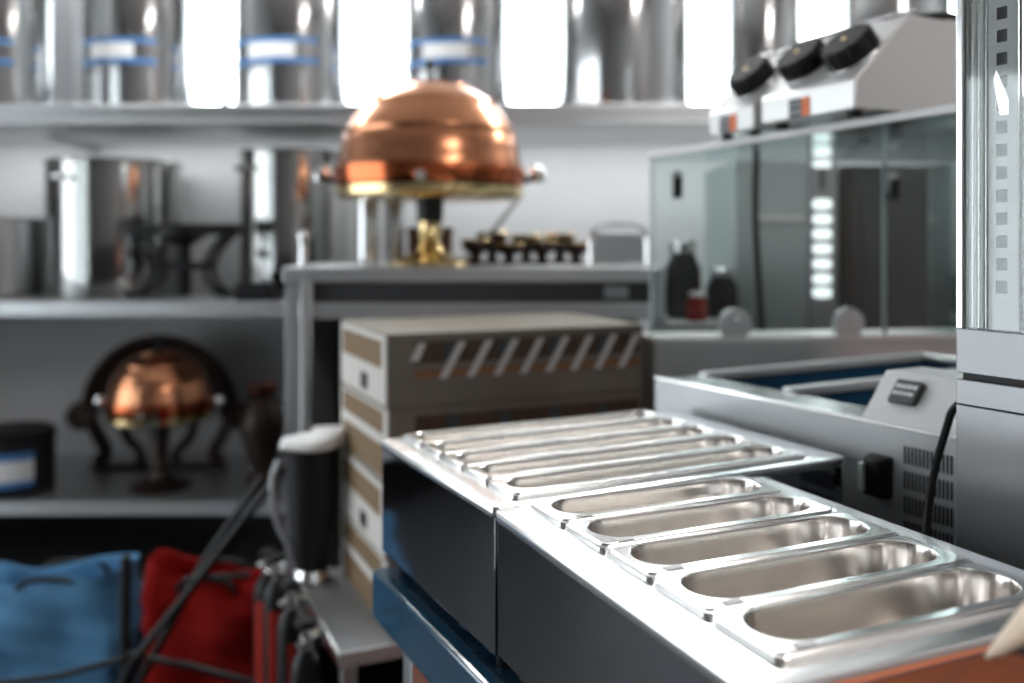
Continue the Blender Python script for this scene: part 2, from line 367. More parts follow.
# ------------------------------------------------------------------ tall display cabinet at the right edge
KC = Vector((.5425, 1.10)); 
t = thing('display_cabinet', 'tall steel cabinet with glazed upper half and slotted upright, right of the pans', 'cabinet', (KC.x, KC.y, ZT), DYAW)
W_, D_, = .46, .40
zr = lambda v: Zp(v, 1.1)-ZT
ztop = zr(-330)
bx((0, 0, 0), (W_, D_, zr(404))).build('lower_body', M['column'], t, bevel=.0012)
bx((0, .0, zr(403.2)), (W_, D_, zr(378.5))).build('drawer_front', M['column'], t, bevel=.0012)
bx((.004, .008, zr(378.5)), (W_-.004, D_, zr(372))).build('shadow_gap', M['black'], t)
bx((0, 0, zr(372)), (W_, D_, zr(328))).build('sill_panel', M['column'], t, bevel=.0012)
bx((0, 0, zr(328)), (.0085, .02, ztop)).build('corner_post', M['rim'], t, bevel=.001)
bx((W_-.02, 0, zr(328)), (W_, .02, ztop)).build('corner_post', M['rim'], t, bevel=.001)
bx((0, D_-.02, zr(328)), (.02, D_, ztop)).build('corner_post', M['rim'], t, bevel=.001)
bx((0, 0, ztop), (W_, D_, ztop+.04)).build('top_panel', M['steel'], t, bevel=.002)
bx((.02, D_-.006, zr(328)), (W_, D_, ztop)).build('back_panel', M['rim'], t)
bx((.0085, .004, zr(328)), (W_-.02, .007, ztop)).build('front_glass', M['pane'], t)
bx((.002, .02, zr(328)), (.005, D_-.02, ztop)).build('side_liner', M['rim'], t)
# pale strips inside the glass, standing in for its vertical reflection lines
for i, (x, wd_) in enumerate(((.0100, .0035), (.0145, .0022), (.0178, .0035), (.0225, .0022), (.0258, .0045), (.0315, .0022))):
    bx((x, .009, zr(327)), (x+wd_, .0115+.001*(i % 2), ztop)).build('reflection_strip', M['white_plastic'] if i % 2 == 0 else M['rim'], t, bevel=.0008)
up = MB(); px0, px1 = .036, .072; hx0, hx1 = .0446, .0588
zz = Zp(293, 1.07)-ZT; pitch = .0269; first = zz
ys = (.0095, .0115)
up.box((px0, ys[0], zr(327)), (hx0, ys[1], ztop)).box((hx1, ys[0], zr(327)), (px1, ys[1], ztop))
z = zr(327)
k = 0
while z < ztop-.04:
    zn = first+k*pitch; up.box((hx0, ys[0], z), (hx1, ys[1], zn)); z = zn+.0150; k += 1
up.box((hx0, ys[0], z), (hx1, ys[1], ztop))
up.build('slotted_upright', M['white_metal'], t, smooth=False)
bx((px0, .0165, zr(327)), (px1, .018, ztop)).build('upright_backing', M['charcoal'], t)
bk = MB().add([(.051, .0082, zr(120)), (.061, .0082, zr(120)), (.061, .0082, zr(105)), (.046, .0082, zr(75)), (.043, .0082, zr(85)), (.046, .0082, zr(100)),
              (.051, .0092, zr(120)), (.061, .0092, zr(120)), (.061, .0092, zr(105)), (.046, .0092, zr(75)), (.043, .0092, zr(85)), (.046, .0092, zr(100))],
              [(0, 1, 2, 3, 4, 5), (11, 10, 9, 8, 7, 6)]+[(i, 6+i, 6+(i+1) % 6, (i+1) % 6) for i in range(6)])
bk.build('shelf_clip', M['rim'], t, smooth=False)
lm = MB().loft([rrect(.022, .003, .003, 0), rrect(.024, .005, .005, .008), rrect(.024, .005, .005, .35), rrect(.022, .003, .003, .36)], True, True, True)
lo = lm.build('cabinet_lamp', M['lamp'], t, (.099, .0145, zr(106))); lo['label'] = 'glowing white lamp tube inside'
bx((.02, .03, zr(60)), (W_-.02, D_-.02, zr(57))).build('shelf', M['glass_edge'], t)

# pale wooden spatula poking in at the lower right corner, close to the lens
sp = MB(); ax0, ax1 = Vector(P(985, 657, .60)), Vector(P(1064, 560, .63)); dr = (ax1-ax0).normalized(); sd = Vector((.72, -.25, .60)); sd = (sd-dr*sd.dot(dr)).normalized(); nn = dr.cross(sd)
rings = []
for q, (k, wd_, th) in enumerate(((0, .002, .0015), (.006, .0075, .003), (.02, .012, .004), (.045, .0165, .0045), (.09, .018, .005), (.13, .010, .005), (.22, .007, .005), (.34, .007, .005))):
    c = ax0+dr*k+sd*wd_*.8; rings.append([c+sd*wd_*math.cos(2*PI*i/16)+nn*th*math.sin(2*PI*i/16) for i in range(16)])
sp.loft(rings, True, True, True)
tag(sp.build('wooden_spatula', M['wood']), 'blurred pale wooden spatula tip at the corner of the front food pan', 'spatula')

# ------------------------------------------------------------------ glass display case behind the fryer
KE = Vector((.384, 2.42)); EE = Vector((1.30, 2.53)); EV = (EE-KE); EL = EV.length; EYAW = math.atan2(EV.y, EV.x)
t = thing('glass_case', 'glass display case with steel counter base, hinges and round clamps, under the hotplates', 'display case', (KE.x, KE.y, 0), EYAW)
zr0 = ZC-.25
bx((0, 0, 0), (EL, .16, zr0-.012)).build('base', M['grey_steel'], t, bevel=.003)
bx((-.004, -.004, zr0-.012), (EL, .165, zr0)).build('base_rim', M['hot'], t, bevel=.002)
zs = ZC+.234
bx((-.002, .02, zr0), (EL-.05, .026, zs)).build('glass_panel', M['glass'], t, bevel=.0008)
bx((-.006, .018, zr0), (-.001, .028, zs)).build('glass_edge', M['glass_edge'], t)
bx((EL-.05, -.0, zr0), (EL-.04, .16, zs)).build('end_panel', M['glass'], t)
bx((.668, .03, zr0), (.678, .036, zs)).build('glass_edge', M['glass_edge'], t)
for u in (737, 857):
    x = (X(u, 2.44)-KE.x)/math.cos(EYAW)
    c = MB().lathe([(.002, .0125), (.038, .012), (.044, .007), (.045, 0), (.045, -.010), (.04, -.012)], T=Matrix.Translation((x, .012, zr0+.032)) @ Matrix.Rotation(PI/2, 4, 'X'), n=28).build('glass_clamp', M['grey_steel'], t)
    bx((x-.028, -.001, zr0), (x+.028, .03, zr0+.010)).build('clamp_foot', M['grey_steel'], c, bevel=.002)
    MB().lathe([(.0001, .022), (.007, .02), (.009, .014)], T=Matrix.Translation((x, .012, zr0+.050)) @ Matrix.Rotation(PI/2, 4, 'X'), n=14).build('clamp_screw', M['chrome'], c)
for u in (678, 905):
    x = (X(u, 2.44)-KE.x)/math.cos(EYAW); zc = Zp(182, 2.44)
    h_ = MB().box((x-.014, .006, zc-.03), (x+.014, .02, zc+.03)).build('hinge', M['dull'], t, bevel=.004)
    MB().lathe([(.013, -.045), (.013, .012)], (x-.004, .0, zc), 14).build('hinge_barrel', M['black_metal'], h_)
# top sheet: left edge slants toward the camera
inv = Matrix.Rotation(-EYAW, 2)
loc = lambda p: tuple(inv @ (Vector(p)-KE))
q = [(.368, 2.42), (.845, 1.432), (1.45, 1.72), (1.46, 2.60), (.39, 2.50)]
ql = [loc(p) for p in q]
MB().prism(ql, zs, zs+.010).build('top_sheet', M['glass'], t, smooth=False)
e0, e1 = Vector(ql[0]), Vector(ql[1]); dn = (e1-e0).normalized(); nv = Vector((-dn.y, dn.x))
tr = [tuple(e0-nv*.006), tuple(e1-nv*.006), tuple(e1+nv*.004), tuple(e0+nv*.004)]
MB().prism(tr, zs-.002, zs+.013).build('top_edge', M['white_plastic'], t, bevel=.001)  # white strip stands in for light caught along the glass edge

# ------------------------------------------------------------------ hotplates standing on the glass top
ZH = zs+.0125
def hotplate(label, u0, u1, nk, Lset=None):
    Y0 = F*(ZH-ZC)/(HY-(141-.215*(u0-705)))
    p0 = Vector((X(u0, Y0), Y0)); d = (Vector(q[1])-Vector(q[0])).normalized()
    tt = (u1-CX)/F; L = (tt*p0.y-p0.x)/(d.x-tt*d.y)
    t = thing('hotplate', label, 'hotplate', (p0.x, p0.y, ZH), math.atan2(d.y, d.x), 'hotplates on the glass case')
    t.location.x += .9*.012; t.location.y += .43*.012
    h0, h1, sb, dp = .068, .205, .145, .40
    pr = [(0, .012), (0, h0), (sb, h1), (dp, h1), (dp, .012)]; n = 5
    b = MB().add([(0, y, z) for y, z in pr]+[(L, y, z) for y, z in pr], [tuple(range(n)), tuple(reversed(range(n, 2*n)))]+[(i, n+i, n+(i+1) % n, (i+1) % n) for i in range(n)])
    b.build('housing', M['hot'], t, bevel=.003)
    for fx in (.03, L-.03):
        for fy in (.03, dp-.03): MB().lathe([(.012, 0), (.014, .0125)], (fx, fy, 0), 14).build('foot', M['black'], t)
    sl = math.atan2(h1-h0, sb)
    MB().box((-.003, sb-.004, h1-.002), (L+.003, sb+.014, h1+.010)).build('splash_rail', M['chrome'], t, bevel=.003)
    for k in range(nk):
        x = L*(k+.5)/nk if nk > 1 else L*.55
        T = Matrix.Translation((x, sb*.46, h0+(h1-h0)*.46)) @ Matrix.Rotation(sl, 4, 'X')
        rings = []; N = 48
        for rr, z in ((.052, .002), (.054, .006), (.054, .032), (.049, .040)):
            rings.append([T @ Vector((rr*(1-.09*(math.cos(8*2*PI*i/N) > .55))*math.cos(2*PI*i/N), rr*(1-.09*(math.cos(8*2*PI*i/N) > .55))*math.sin(2*PI*i/N), z)) for i in range(N)])
        kb = MB().loft(rings, True, True, True).build('knob', M['knob'], t)
        MB().lathe([(.057, .0005), (.057, .002)], T=T, n=32).build('knob_dial', M['chrome'], kb)
        MB().lathe([(.006, .040), (.005, .042)], T=T, n=14).build('knob_cap', M['brass'], kb)
        c = (x, sb+.14, h1)
        cr = min(.092, L/nk*.44)
        MB().lathe([(cr*.95, 0), (cr, .006), (cr, .018), (cr*.94, .022), (.03, .022), (.028, .019)], c, 36).build('cooking_plate', M['black_metal'], t)
        MB().lathe([(cr*1.07, 0), (cr*1.07, .004), (cr*1.02, .006)], c, 36).build('plate_ring', M['chrome'], t)
    lx = L*.42
    lb = MB().box((lx-.025, -.0012, .014), (lx+.012, 0, .052)).build('maker_label', M['label_dark'], t)
    MB().box((lx+.012, -.0014, .014), (lx+.034, 0, .052)).build('label_patch', M['orange'], lb)
    mk = MB()
    for i in range(3): mk.box((lx-.021+i*.011, -.0018, .019), (lx-.014+i*.011, -.001, .030)).box((lx-.021+i*.011, -.0018, .035), (lx-.014+i*.011, -.001, .046))
    mk.build('label_marks', M['grey_label'], lb)
    return t
hotplate('small steel hotplate with one black knob at the far end of the glass top', 705, 749, 1)
hotplate('wide steel hotplate with two black notched knobs and orange label on the glass top', 757, 850, 2)

# ------------------------------------------------------------------ things seen through the glass case
t = thing('steel_cabinet', 'pale steel cabinet with a column of white oval inserts, behind the glass', 'cabinet', (X(735, 3.15), 3.15, 0))
W2 = X(838, 3.15)-X(735, 3.15)
bx((0, 0, .06), (W2, .5, ZC+.30)).build('body', M['cabgrey'], t, bevel=.006)
bx((.02, .03, 0), (W2-.02, .47, .06)).build('plinth', M['black'], t)
xs = X(808, 3.15)-X(735, 3.15)
bx((xs, -.012, Zp(345, 3.15)), (xs+.09, 0, Zp(150, 3.15))).build('slotted_strip', M['painted'], t, bevel=.002)
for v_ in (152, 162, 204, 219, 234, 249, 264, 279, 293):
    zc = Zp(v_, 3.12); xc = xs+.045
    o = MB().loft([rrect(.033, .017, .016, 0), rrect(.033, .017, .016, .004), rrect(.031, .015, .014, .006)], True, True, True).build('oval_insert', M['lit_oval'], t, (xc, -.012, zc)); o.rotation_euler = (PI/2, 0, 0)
bx((xs+.035, -.016, Zp(190, 3.15)), (xs+.055, -.012, Zp(168, 3.15))).build('latch', M['label_dark'], t, bevel=.002)
bx((.06, -.02, Zp(222, 3.15)), (xs-.02, -.0, Zp(216, 3.15))).build('handle_bar', M['white_plastic'], t, bevel=.004)
t = thing('dark_cabinet', 'tall dark grey cabinet beside the pale steel cabinet, behind the glass', 'cabinet', (X(843, 3.15), 3.15, 0))
W3 = .5
bx((0, 0, .06), (W3, .5, ZC+.28)).build('body', M['charcoal'], t, bevel=.006)
bx((.03, .03, 0), (W3-.03, .47, .06)).build('plinth', M['black'], t)
bx((.06, -.012, .3), (W3-.06, 0, ZC+.20)).build('door_panel', M['charcoal'], t, bevel=.004)
bx((.0, -.008, .1), (.03, 0, ZC+.27)).build('edge_strip', M['bronze'], t)
ck = MB().tube([P(757, 150, 2.72), P(755, 200, 2.72), P(757, 260, 2.72), P(762, 330, 2.72), P(764, 420, 2.72), (X(764, 2.75), 2.75, .008)], .011, 10, smooth=2)
tag(ck.build('hanging_cable', M['black']), 'black cable hanging down behind the glass case', 'cable')

# ------------------------------------------------------------------ steel rack carrying the copper chafer
RY = 2.88; rx0, rx1 = X(283, RY), X(664, RY); rz = Zp(267, RY); RD = .62
t = thing('steel_rack', 'grey steel rack with dark open front behind the cartons, carrying the copper chafer', 'rack', (rx0, RY, 0))
RW = rx1-rx0
bx((0, 0, rz-.05), (RW, RD, rz)).build('rack_top', M['dull'], t, bevel=.004)
bx((.05, .02, rz-.115), (RW-.03, .04, rz-.05)).build('apron', M['charcoal'], t)
bx((.05, .0, rz-.168), (RW-.03, .03, rz-.115)).build('front_bar', M['dull'], t, bevel=.003)
lb = bx((X(605, RY)-rx0, .017, rz-.10), (X(629, RY)-rx0, .02, rz-.06)).build('rating_label', M['grey_label'], t); lb['label'] = 'pale grey label'
bx((0, .03, 0), (.055, RD, rz-.05)).build('side_panel', M['painted'], t, bevel=.003)
bx((.058, -.01, 0), (.092, .03, rz-.05)).build('post', M['dull'], t, bevel=.004)
bx((RW-.035, -.01, 0), (RW, .03, rz-.05)).build('post', M['dull'], t, bevel=.004)
bx((.055, RD-.02, 0), (RW, RD, rz-.05)).build('back_panel', M['charcoal'], t)
bx((.055, .04, .25), (RW-.04, RD-.02, .28)).build('lower_shelf', M['painted'], t)
t = thing('chrome_finial', 'slim chrome finial post on the left front corner of the steel rack', 'finial', (X(304, RY+.04), RY+.04, rz))  # tip of the rack's own post, built as a separate thing
MB().lathe([(.017, 0), (.018, .004), (.016, .02), (.0155, .085), (.018, .09)], n=20).build('body', M['chrome'], t)
MB().lathe([(.019, .09), (.021, .097), (.021, .108), (.015, .118), (.004, .121)], n=20).build('cap', M['chrome'], t)
SX0, SX1, SYY = X(668, 2.92), X(742, 2.92), 2.92; SZ = Zp(322, SYY)
t = thing('side_table', 'small dark side table with pale top behind the left part of the glass', 'table', (SX0, SYY, 0))
bx((0, 0, SZ-.03), (SX1-SX0, .38, SZ)).build('tabletop', M['hot'], t, bevel=.004)
bx((.01, .03, .08), (SX1-SX0-.01, .36, SZ-.03)).build('cupboard', M['charcoal'], t, bevel=.004)
for x in (.03, SX1-SX0-.03):
    for y in (.05, .33): bx((x-.015, y-.015, 0), (x+.015, y+.015, .08)).build('leg', M['black'], t)
def jar(name, u, vt, Y, r, m, lid, label):
    h_ = Zp(vt, Y)-SZ; t = thing(name, label, 'jar', (X(u, Y), Y, SZ))
    MB().lathe([(r*.9, 0), (r, .008), (r, h_*.62), (r*.7, h_*.78), (r*.66, h_*.86)], n=28).build('body', m, t)
    MB().lathe([(r*.72, h_*.84), (r*.74, h_*.97), (r*.6, h_)], n=28).build('lid', lid, t)
jar('red_jar', 697, 292, 2.97, .035, M['red_paint'], M['white_plastic'], 'small red jar with white lid on the side table behind the glass')
jar('dark_flask', 683, 240, 3.12, .062, M['black_metal'], M['chrome'], 'tall black flask with chrome lid behind the red jar')
jar('dark_flask', 722, 268, 3.10, .055, M['black_metal'], M['dull'], 'shorter black flask with grey lid right of the red jar')

# copper roll-top chafer
def chafer(label, u, v_rim, zb, Y, s, ped=None, cat='chafing dish'):
    zr_ = Zp(v_rim, Y)-zb
    t = thing('copper_chafer', label, cat, (X(u, Y), Y, zb)); R = s
    dome = [(R*.985, 0), (R*.985, R*.03)]
    steps = []
    for i in range(1, 25):
        a = PI/2*i/24; rr = R*.955*math.cos(a)**.97; z = R*.06+R*.89*math.sin(a)
        if i in (6, 12, 18): steps += [(rr+R*.030, z-R*.012), (rr+R*.028, z)]
        steps.append((max(rr, .002), z))
    MB().lathe(dome+steps, (0, 0, zr_+.02), 56, True, True).build('dome_lid', M['copper'], t, ang=20)
    MB().lathe([(.001, 0), (.012, 0), (.012, .02), (.006, .03), (.016, .05), (.012, .07), (.001, .075)], (0, 0, zr_+.02+R*.95), 18).build('lid_finial', M['black_metal'], t)
    MB().lathe([(R*.90, -.030), (R*1.0, -.026), (R*1.02, .0), (R*1.02, .028), (R*.99, .032)], (0, 0, zr_-.01), 56).build('copper_band', M['copper_red'], t)
    MB().lathe([(R*.60, -.075), (R*.93, -.070), (R*.985, -.060), (R*.99, -.034), (R*.93, -.030)], (0, 0, zr_-.01), 56).build('brass_pan', M['brass'], t)
    MB().lathe([(.045, zr_-.16), (.048, zr_-.086)], (0, 0, 0), 24).build('neck', M['black_metal'], t)
    MB().lathe([(.135, 0), (.14, .012), (.10, .024), (.05, .05), (.034, .085), (.042, .105), (.036, .125), (.04, zr_-.16)], (0, 0, 0), 32).build('pedestal', ped or M['brass'], t)
    for sx in (-1, 1):
        MB().tube([(sx*R*1.0, 0, zr_-.02), (sx*(R*1.06), 0, zr_-.012), (sx*(R*1.12), 0, zr_-.002)], [.010, .012, .012], 12).build('side_bracket', M['black_metal'], t)
        MB().lathe([(.002, -.03), (.02, -.024), (.028, 0), (.02, .024), (.002, .03)], (sx*(R*1.155), -.01, zr_+.004), 18).build('side_knob', M['chrome'], t)
    MB().lathe([(.002, -.02), (.018, -.014), (.022, 0), (.016, .012)], T=Matrix.Translation((0, -R*1.03, zr_-.02)) @ Matrix.Rotation(PI/2, 4, 'X'), n=18).build('front_knob', M['chrome'], t)
    return t
chafer('polished copper dome chafer on a brass pedestal, standing on the steel rack', 430, 176, rz, 3.12, .326)

# small stock on the rack around the chafer
def canister(u0, u1, v0, v1, Y, m, label, name='canister'):
    r = (X(u1, Y)-X(u0, Y))/2; h_ = Zp(v0, Y)-rz
    t = thing(name, label, 'canister', ((X(u0, Y)+X(u1, Y))/2, Y, rz), 0, 'steel canisters on the rack')
    MB().lathe([(r*.97, 0), (r, .01), (r, h_-.03), (r*.96, h_-.02)], n=28).build('body', m, t)
    MB().lathe([(r*1.03, h_-.02), (r*1.03, h_), (r*.9, h_+.006)], n=28).build('lid', m, t)
canister(358, 378, 198, 262, 3.30, M['pot'], 'narrow tall steel canister left of the brass pedestal, nearer the post')
canister(384, 404, 198, 262, 3.36, M['pot'], 'narrow tall steel canister close beside the brass pedestal')
bxs = thing('brown_box', 'small brown wooden box behind the brass pedestal', 'box', (X(408, 3.34), 3.34, rz))
wb_ = mat('brown_wood', (.16, .06, .03), .5, noise=(.11, .04, .02), bscale=20)
bx((0, 0, 0), (.16, .10, .115)).build('body', wb_, bxs, bevel=.004); bx((-.004, -.004, .115), (.164, .104, .135)).build('lid', wb_, bxs, bevel=.004)
def cup(u, Y, r, h_, m, label, name, cat):
    t = thing(name, label, cat, (X(u, Y), Y, rz), 0, 'dark brown tableware on the rack')
    MB().lathe([(r*.55, 0), (r*.6, .006), (r*.3, .02), (r*.35, h_*.4), (r*.85, h_*.6), (r, h_), (r*.93, h_), (r*.78, h_*.64), (.01, h_*.5)], n=28).build('bowl', m, t)
    MB().lathe([(r*1.0, h_-.004), (r*1.03, h_), (r*1.0, h_+.004)], n=28, cap0=False, cap1=False).build('bowl_rim', M['brass'], t)
for i, (u, r, h_, m, lab) in enumerate(((476, .055, .088, M['bronze'], 'dark brown footed bowl just right of the brass pedestal'), (509, .056, .075, M['bronze'], 'low dark brown footed bowl, second from the pedestal'),
                                     (542, .057, .085, M['bronze'], 'dark brown footed bowl, third from the pedestal'), (576, .055, .078, M['bronze'], 'dark brown footed bowl beside the bent steel frame'))):
    cup(u, 3.22+.05*(i % 2), r, h_, m, lab, 'footed_bowl', 'bowl')
for i, (u, r, h_, lab) in enumerate(((492, .06, .115, 'taller dark footed bowl in the back row, behind the pedestal side of the bowls'), (526, .06, .105, 'dark footed bowl in the middle of the back row of bowls'), (560, .06, .11, 'dark footed bowl at the steel frame end of the back row'))):
    cup(u, 3.41, r, h_, M['bronze'], lab, 'footed_bowl', 'bowl')
ld = MB().tube([P(470, 252, 3.34), P(498, 225, 3.34), P(522, 194, 3.34)], .008, 10); 
lo = thing('steel_ladle', 'thin steel ladle leaning up behind the dark bowls', 'ladle', (X(470, 3.34), 3.34, rz))
hd = ld.build('handle', M['dull'], lo); hd.matrix_parent_inverse = Matrix.Translation(-Vector(lo.location))
MB().lathe([(.002, -.028), (.02, -.022), (.032, 0), (.03, 0), (.018, -.018), (.002, -.024)], (0, 0, .03), 20).build('ladle_bowl', M['chrome'], lo)
# bent steel wire frame (upright tray) at the right of the rack
ty = 3.05; t = thing('wire_frame', 'rounded steel wire frame standing upright at the right of the rack top', 'frame', (X(619, ty), ty, rz))
hw, hh = (X(648, ty)-X(591, ty))/2, Zp(225, ty)-rz
pts = [(-hw, 0, 0), (-hw, 0, hh-.03), (-hw+.03, 0, hh), (hw-.03, 0, hh), (hw, 0, hh-.03), (hw, 0, 0)]
MB().tube(pts, .009, 10, smooth=1).build('hoop', M['chrome'], t)
MB().box((-hw, -.006, .0), (hw, .006, .012)).build('foot_bar', M['chrome'], t, bevel=.002)
bx((-hw+.012, -.003, .012), (hw-.012, .003, hh-.03)).build('plate', M['dull'], t)

# ------------------------------------------------------------------ low bench with cartons
CY = .42; ct0 = Vector((X(387, 2.1), 2.1)); ZBN = Zp(637, 2.1)
b_, a_ = unit(CY)
t = thing('low_bench', 'low steel bench with bright edges holding the carton stack', 'bench', (ct0.x, ct0.y, 0), CY)
bx((-.12, -.05, ZBN-.03), (.705, .50, ZBN)).build('bench_top', M['painted'], t, bevel=.003)
bx((-.128, -.058, ZBN-.028), (-.12, .50, ZBN+.008)).build('edge_strip', M['rim'], t, bevel=.002)
bx((-.128, -.058, ZBN-.028), (.705, -.05, ZBN+.008)).build('edge_strip', M['rim'], t, bevel=.002)
for x in (-.10, .68):
    for y in (-.03, .46): bx((x-.018, y-.018, 0), (x+.018, y+.018, ZBN-.03)).build('leg', M['grey_steel'], t, bevel=.003)
CW, CDp, CH = .70, .46, .1765
def carton(k, label):
    """k counts from the top of the stack"""
    jx, jy, jr = ((0, 0, 0), (.004, -.003, .008), (-.003, .003, -.006), (.002, -.002, .004))[k]
    zb = ZBN+(3-k)*CH+.0005
    t = thing('carton', label, 'carton', (ct0.x+b_.x*jx, ct0.y+b_.y*jx, zb), CY+jr, 'stacked cartons on the low bench')
    H = CH-.001
    bx((0, 0, 0), (CW, CDp, H)).build('box', M['carton'], t, bevel=.003)
    e = .0012
    # printed front window with slanted white strokes
    if k < 2:
        x0, x1, z0, z1 = .065, CW-.012, H-.106, H-.020
        pa = bx((x0, -e, z0), (x1, 0, z1)).build('front_print', M['carton_dark'], t)
        for i in range(1, 9, 2):
            xx = x0+.01+i*(x1-x0)/9
            bx((xx, -e*1.4, z0+.036), (xx+.03, -e*.5, z1-.004)).build('dark_patch', M['carton_teal'], pa)
        if k == 0:
            bx((x0, -e*1.5, z0), (x1, -e*.5, z0+.016)).build('print_band', M['carton_orange'], pa)
            bx((x0, -e*1.6, z0+.018), (x1, -e*.5, z0+.033)).build('print_band', M['carton'], pa)
            ss = MB()
            for i in range(9):
                xx = x0+.012+i*.0705; w_ = .020; y0, y1 = -e*2.2, -e*.5
                za, zb_ = (z0-.004 if i else z0+.04), z1-.004; xo = (.050 if i else .018)
                vs = [(xx-.02, y0, za), (xx-.02+w_, y0, za), (xx-.02+xo+w_, y0, zb_), (xx-.02+xo, y0, zb_)]; vs += [(x, y1, z) for x, y, z in vs]
                ss.add(vs, [(0, 1, 2, 3), (7, 6, 5, 4), (0, 4, 5, 1), (1, 5, 6, 2), (2, 6, 7, 3), (3, 7, 4, 0)])
            s_ = ss.build('print_strokes', M['paper'], pa, smooth=False); s_['label'] = 'slanted white strokes'
            o_ = MB().box((.27, -e, .012), (.50, 0, .052)).build('print_frame', mat('carton_outline', (.29, .225, .15), .7), t)
            bx((.276, -e*1.4, .018), (.494, -e*.5, .046)).build('print_fill', M['carton'], o_)
    # printed left side
    def side(y0, y1, z0, z1, m, name, off=1): return MB().box((-e*off, y0, z0), (0, y1, z1)).build(name, m, t)
    side(.008, CDp-.008, .006, H-.006, M['carton_white'], 'side_panel')
    if k in (0, 2):
        side(.04, CDp-.03, H-.085, H-.020, M['carton_brown'], 'side_print', 1.6)
        hd_ = side(.17, .235, .022, .062, M['black'], 'hand_hole', 1.7)
    else:
        side(.04, CDp-.03, H-.066, H-.012, M['carton_brown'], 'side_print', 1.6)
        side(.03, CDp-.03, .008, H-.092, M['carton_brown'], 'side_print', 1.6)
    return t
carton(0, 'topmost carton of the stack, with slanted white strokes printed along its front')
carton(1, 'second carton from the top, its dark print half hidden behind the long warmer')
carton(2, 'third carton from the top of the stack, with a dark hand hole in its side')
carton(3, 'bottom carton of the stack, standing on the low bench')

# black bucket with a white towel on top, on the bench
bY = 2.46; bxx = X(312, bY)
t = thing('black_bucket', 'black tapered bucket on the bench left of the cartons, under a white towel', 'bucket', (bxx, bY, ZBN))
zb = Zp(446, bY)-ZBN
MB().lathe([(.040, .01), (.042, .03), (.045, .045), (.052, .07), (.062, .15), (.074, zb-.02), (.078, zb), (.070, zb), (.062, .16)], n=32).build('body', M['black'], t)
MB().lathe([(.050, 0), (.053, .010), (.040, .04), (.046, .046)], n=28).build('steel_foot', M['chrome'], t)
MB().tube([(-.09, 0, zb-.04), (-.112, 0, zb-.10), (-.10, 0, .16), (-.06, 0, .09)], .010, 10, smooth=2).build('handle', M['painted'], t)
tw = MB(); rings = []
for z, s in ((0, .86), (.004, .97), (.012, 1.0), (.024, .97), (.032, .86), (.035, .5), (.036, .05)):
    rings.append([(s*(.090+.006*math.sin(3*a+1)+.004*math.sin(7*a))*math.cos(a), s*(.085+.005*math.sin(4*a))*math.sin(a), z*(1+.18*math.sin(a*2+.6))+(.012*math.cos(a))*(z > .01)) for a in [2*PI*i/48 for i in range(48)]])
tw.loft(rings, True, True, True)
tag(tw.build('white_towel', M['towel'], None, (bxx, bY-.005, ZBN+zb+.001)), 'folded white towel lying on the black bucket', 'towel')

# ------------------------------------------------------------------ shelves on the back wall
SY0, SY1 = 3.98, YW-.001
def shelf(label, x0, x1, ztop_, th):
    t = thing('storage_shelf', label, 'shelf', (x0, SY0, ztop_))
    bx((0, 0, -th), (x1-x0, SY1-SY0, 0)).build('board', M['dull'], t, bevel=.004)
    bx((0, -.004, -th-.004), (x1-x0, .012, -th+.012)).build('front_lip', M['dull'], t, bevel=.003)
    n = 3
    for i in range(n):
        x = (x1-x0)*(i+.5)/n
        MB().add([(x-.015, SY1-SY0-.5, -th), (x+.015, SY1-SY0-.5, -th), (x+.015, SY1-SY0, -th), (x-.015, SY1-SY0, -th), (x-.015, SY1-SY0-.45, -th-.02), (x+.015, SY1-SY0-.45, -th-.02), (x+.015, SY1-SY0, -th-.05), (x-.015, SY1-SY0, -th-.05)],
                 [(0, 1, 2, 3), (4, 7, 6, 5), (0, 4, 5, 1), (1, 5, 6, 2), (2, 6, 7, 3), (3, 7, 4, 0)]).build('bracket', M['dull'], t, smooth=False)
    return t
Z1, Z2, Z3 = Zp(104, SY0), Zp(302, SY0), Zp(503, SY0)
shelf('long top wall shelf carrying the big pots in front of the window', -3.3, 2.9, Z1, .085)
shelf('middle wall shelf with stockpots and a black stand', -3.3, -.62, Z2, .06)
shelf('lowest wall shelf holding the small copper chafer and its dark hood', -3.3, X(284, SY0), Z3, .05)

def stockpot(label, u0, u1, v0, zs_, Y, group, bands=0, m='pot', name='stockpot', rz=.5):
    r = (X(u1, Y)-X(u0, Y))/2; h_ = Zp(v0, Y)-zs_
    t = thing(name, label, 'pot', ((X(u0, Y)+X(u1, Y))/2, Y, zs_), rz, group)
    MB().lathe([(r*.9, 0), (r*.98, .008), (r, .03), (r, h_-.02), (r*1.025, h_-.014), (r*1.03, h_-.006), (r*1.01, h_), (r*.985, h_-.004), (r*.98, .03), (.01, .012)], n=56).build('body', M[m], t)
    for sx in (-1, 1):
        MB().tube([(sx*r*.99, -.07, h_-.10), (sx*(r+.05), -.06, h_-.095), (sx*(r+.055), 0, h_-.09), (sx*(r+.05), .06, h_-.095), (sx*r*.99, .07, h_-.10)], .009, 10, smooth=2).build('handle', M['chrome'], t)
    if bands:
        for zc, hh in ((.335, .022), (.235, .026)):
            if zc < h_-.05: MB().lathe([(r*1.003, zc), (r*1.003, zc+hh)], n=40, cap0=False, cap1=False, a0=-PI*.86-rz, a1=-PI*.30-rz).build('tape_band', M['blue_tape'], t)
        if bands == 1:
            lbm = MB().lathe([(r*1.004, .262), (r*1.004, .332)], n=20, cap0=False, cap1=False, a0=-PI*.68-rz, a1=-PI*.42-rz).build('paper_label', M['paper'], t)
    return t
PY = 4.52; g = 'big stockpots on the top shelf'
stockpot('large blue-taped steel stockpot at the far left end of the top shelf', -46, 60, -30, Z1, PY, g, 1)
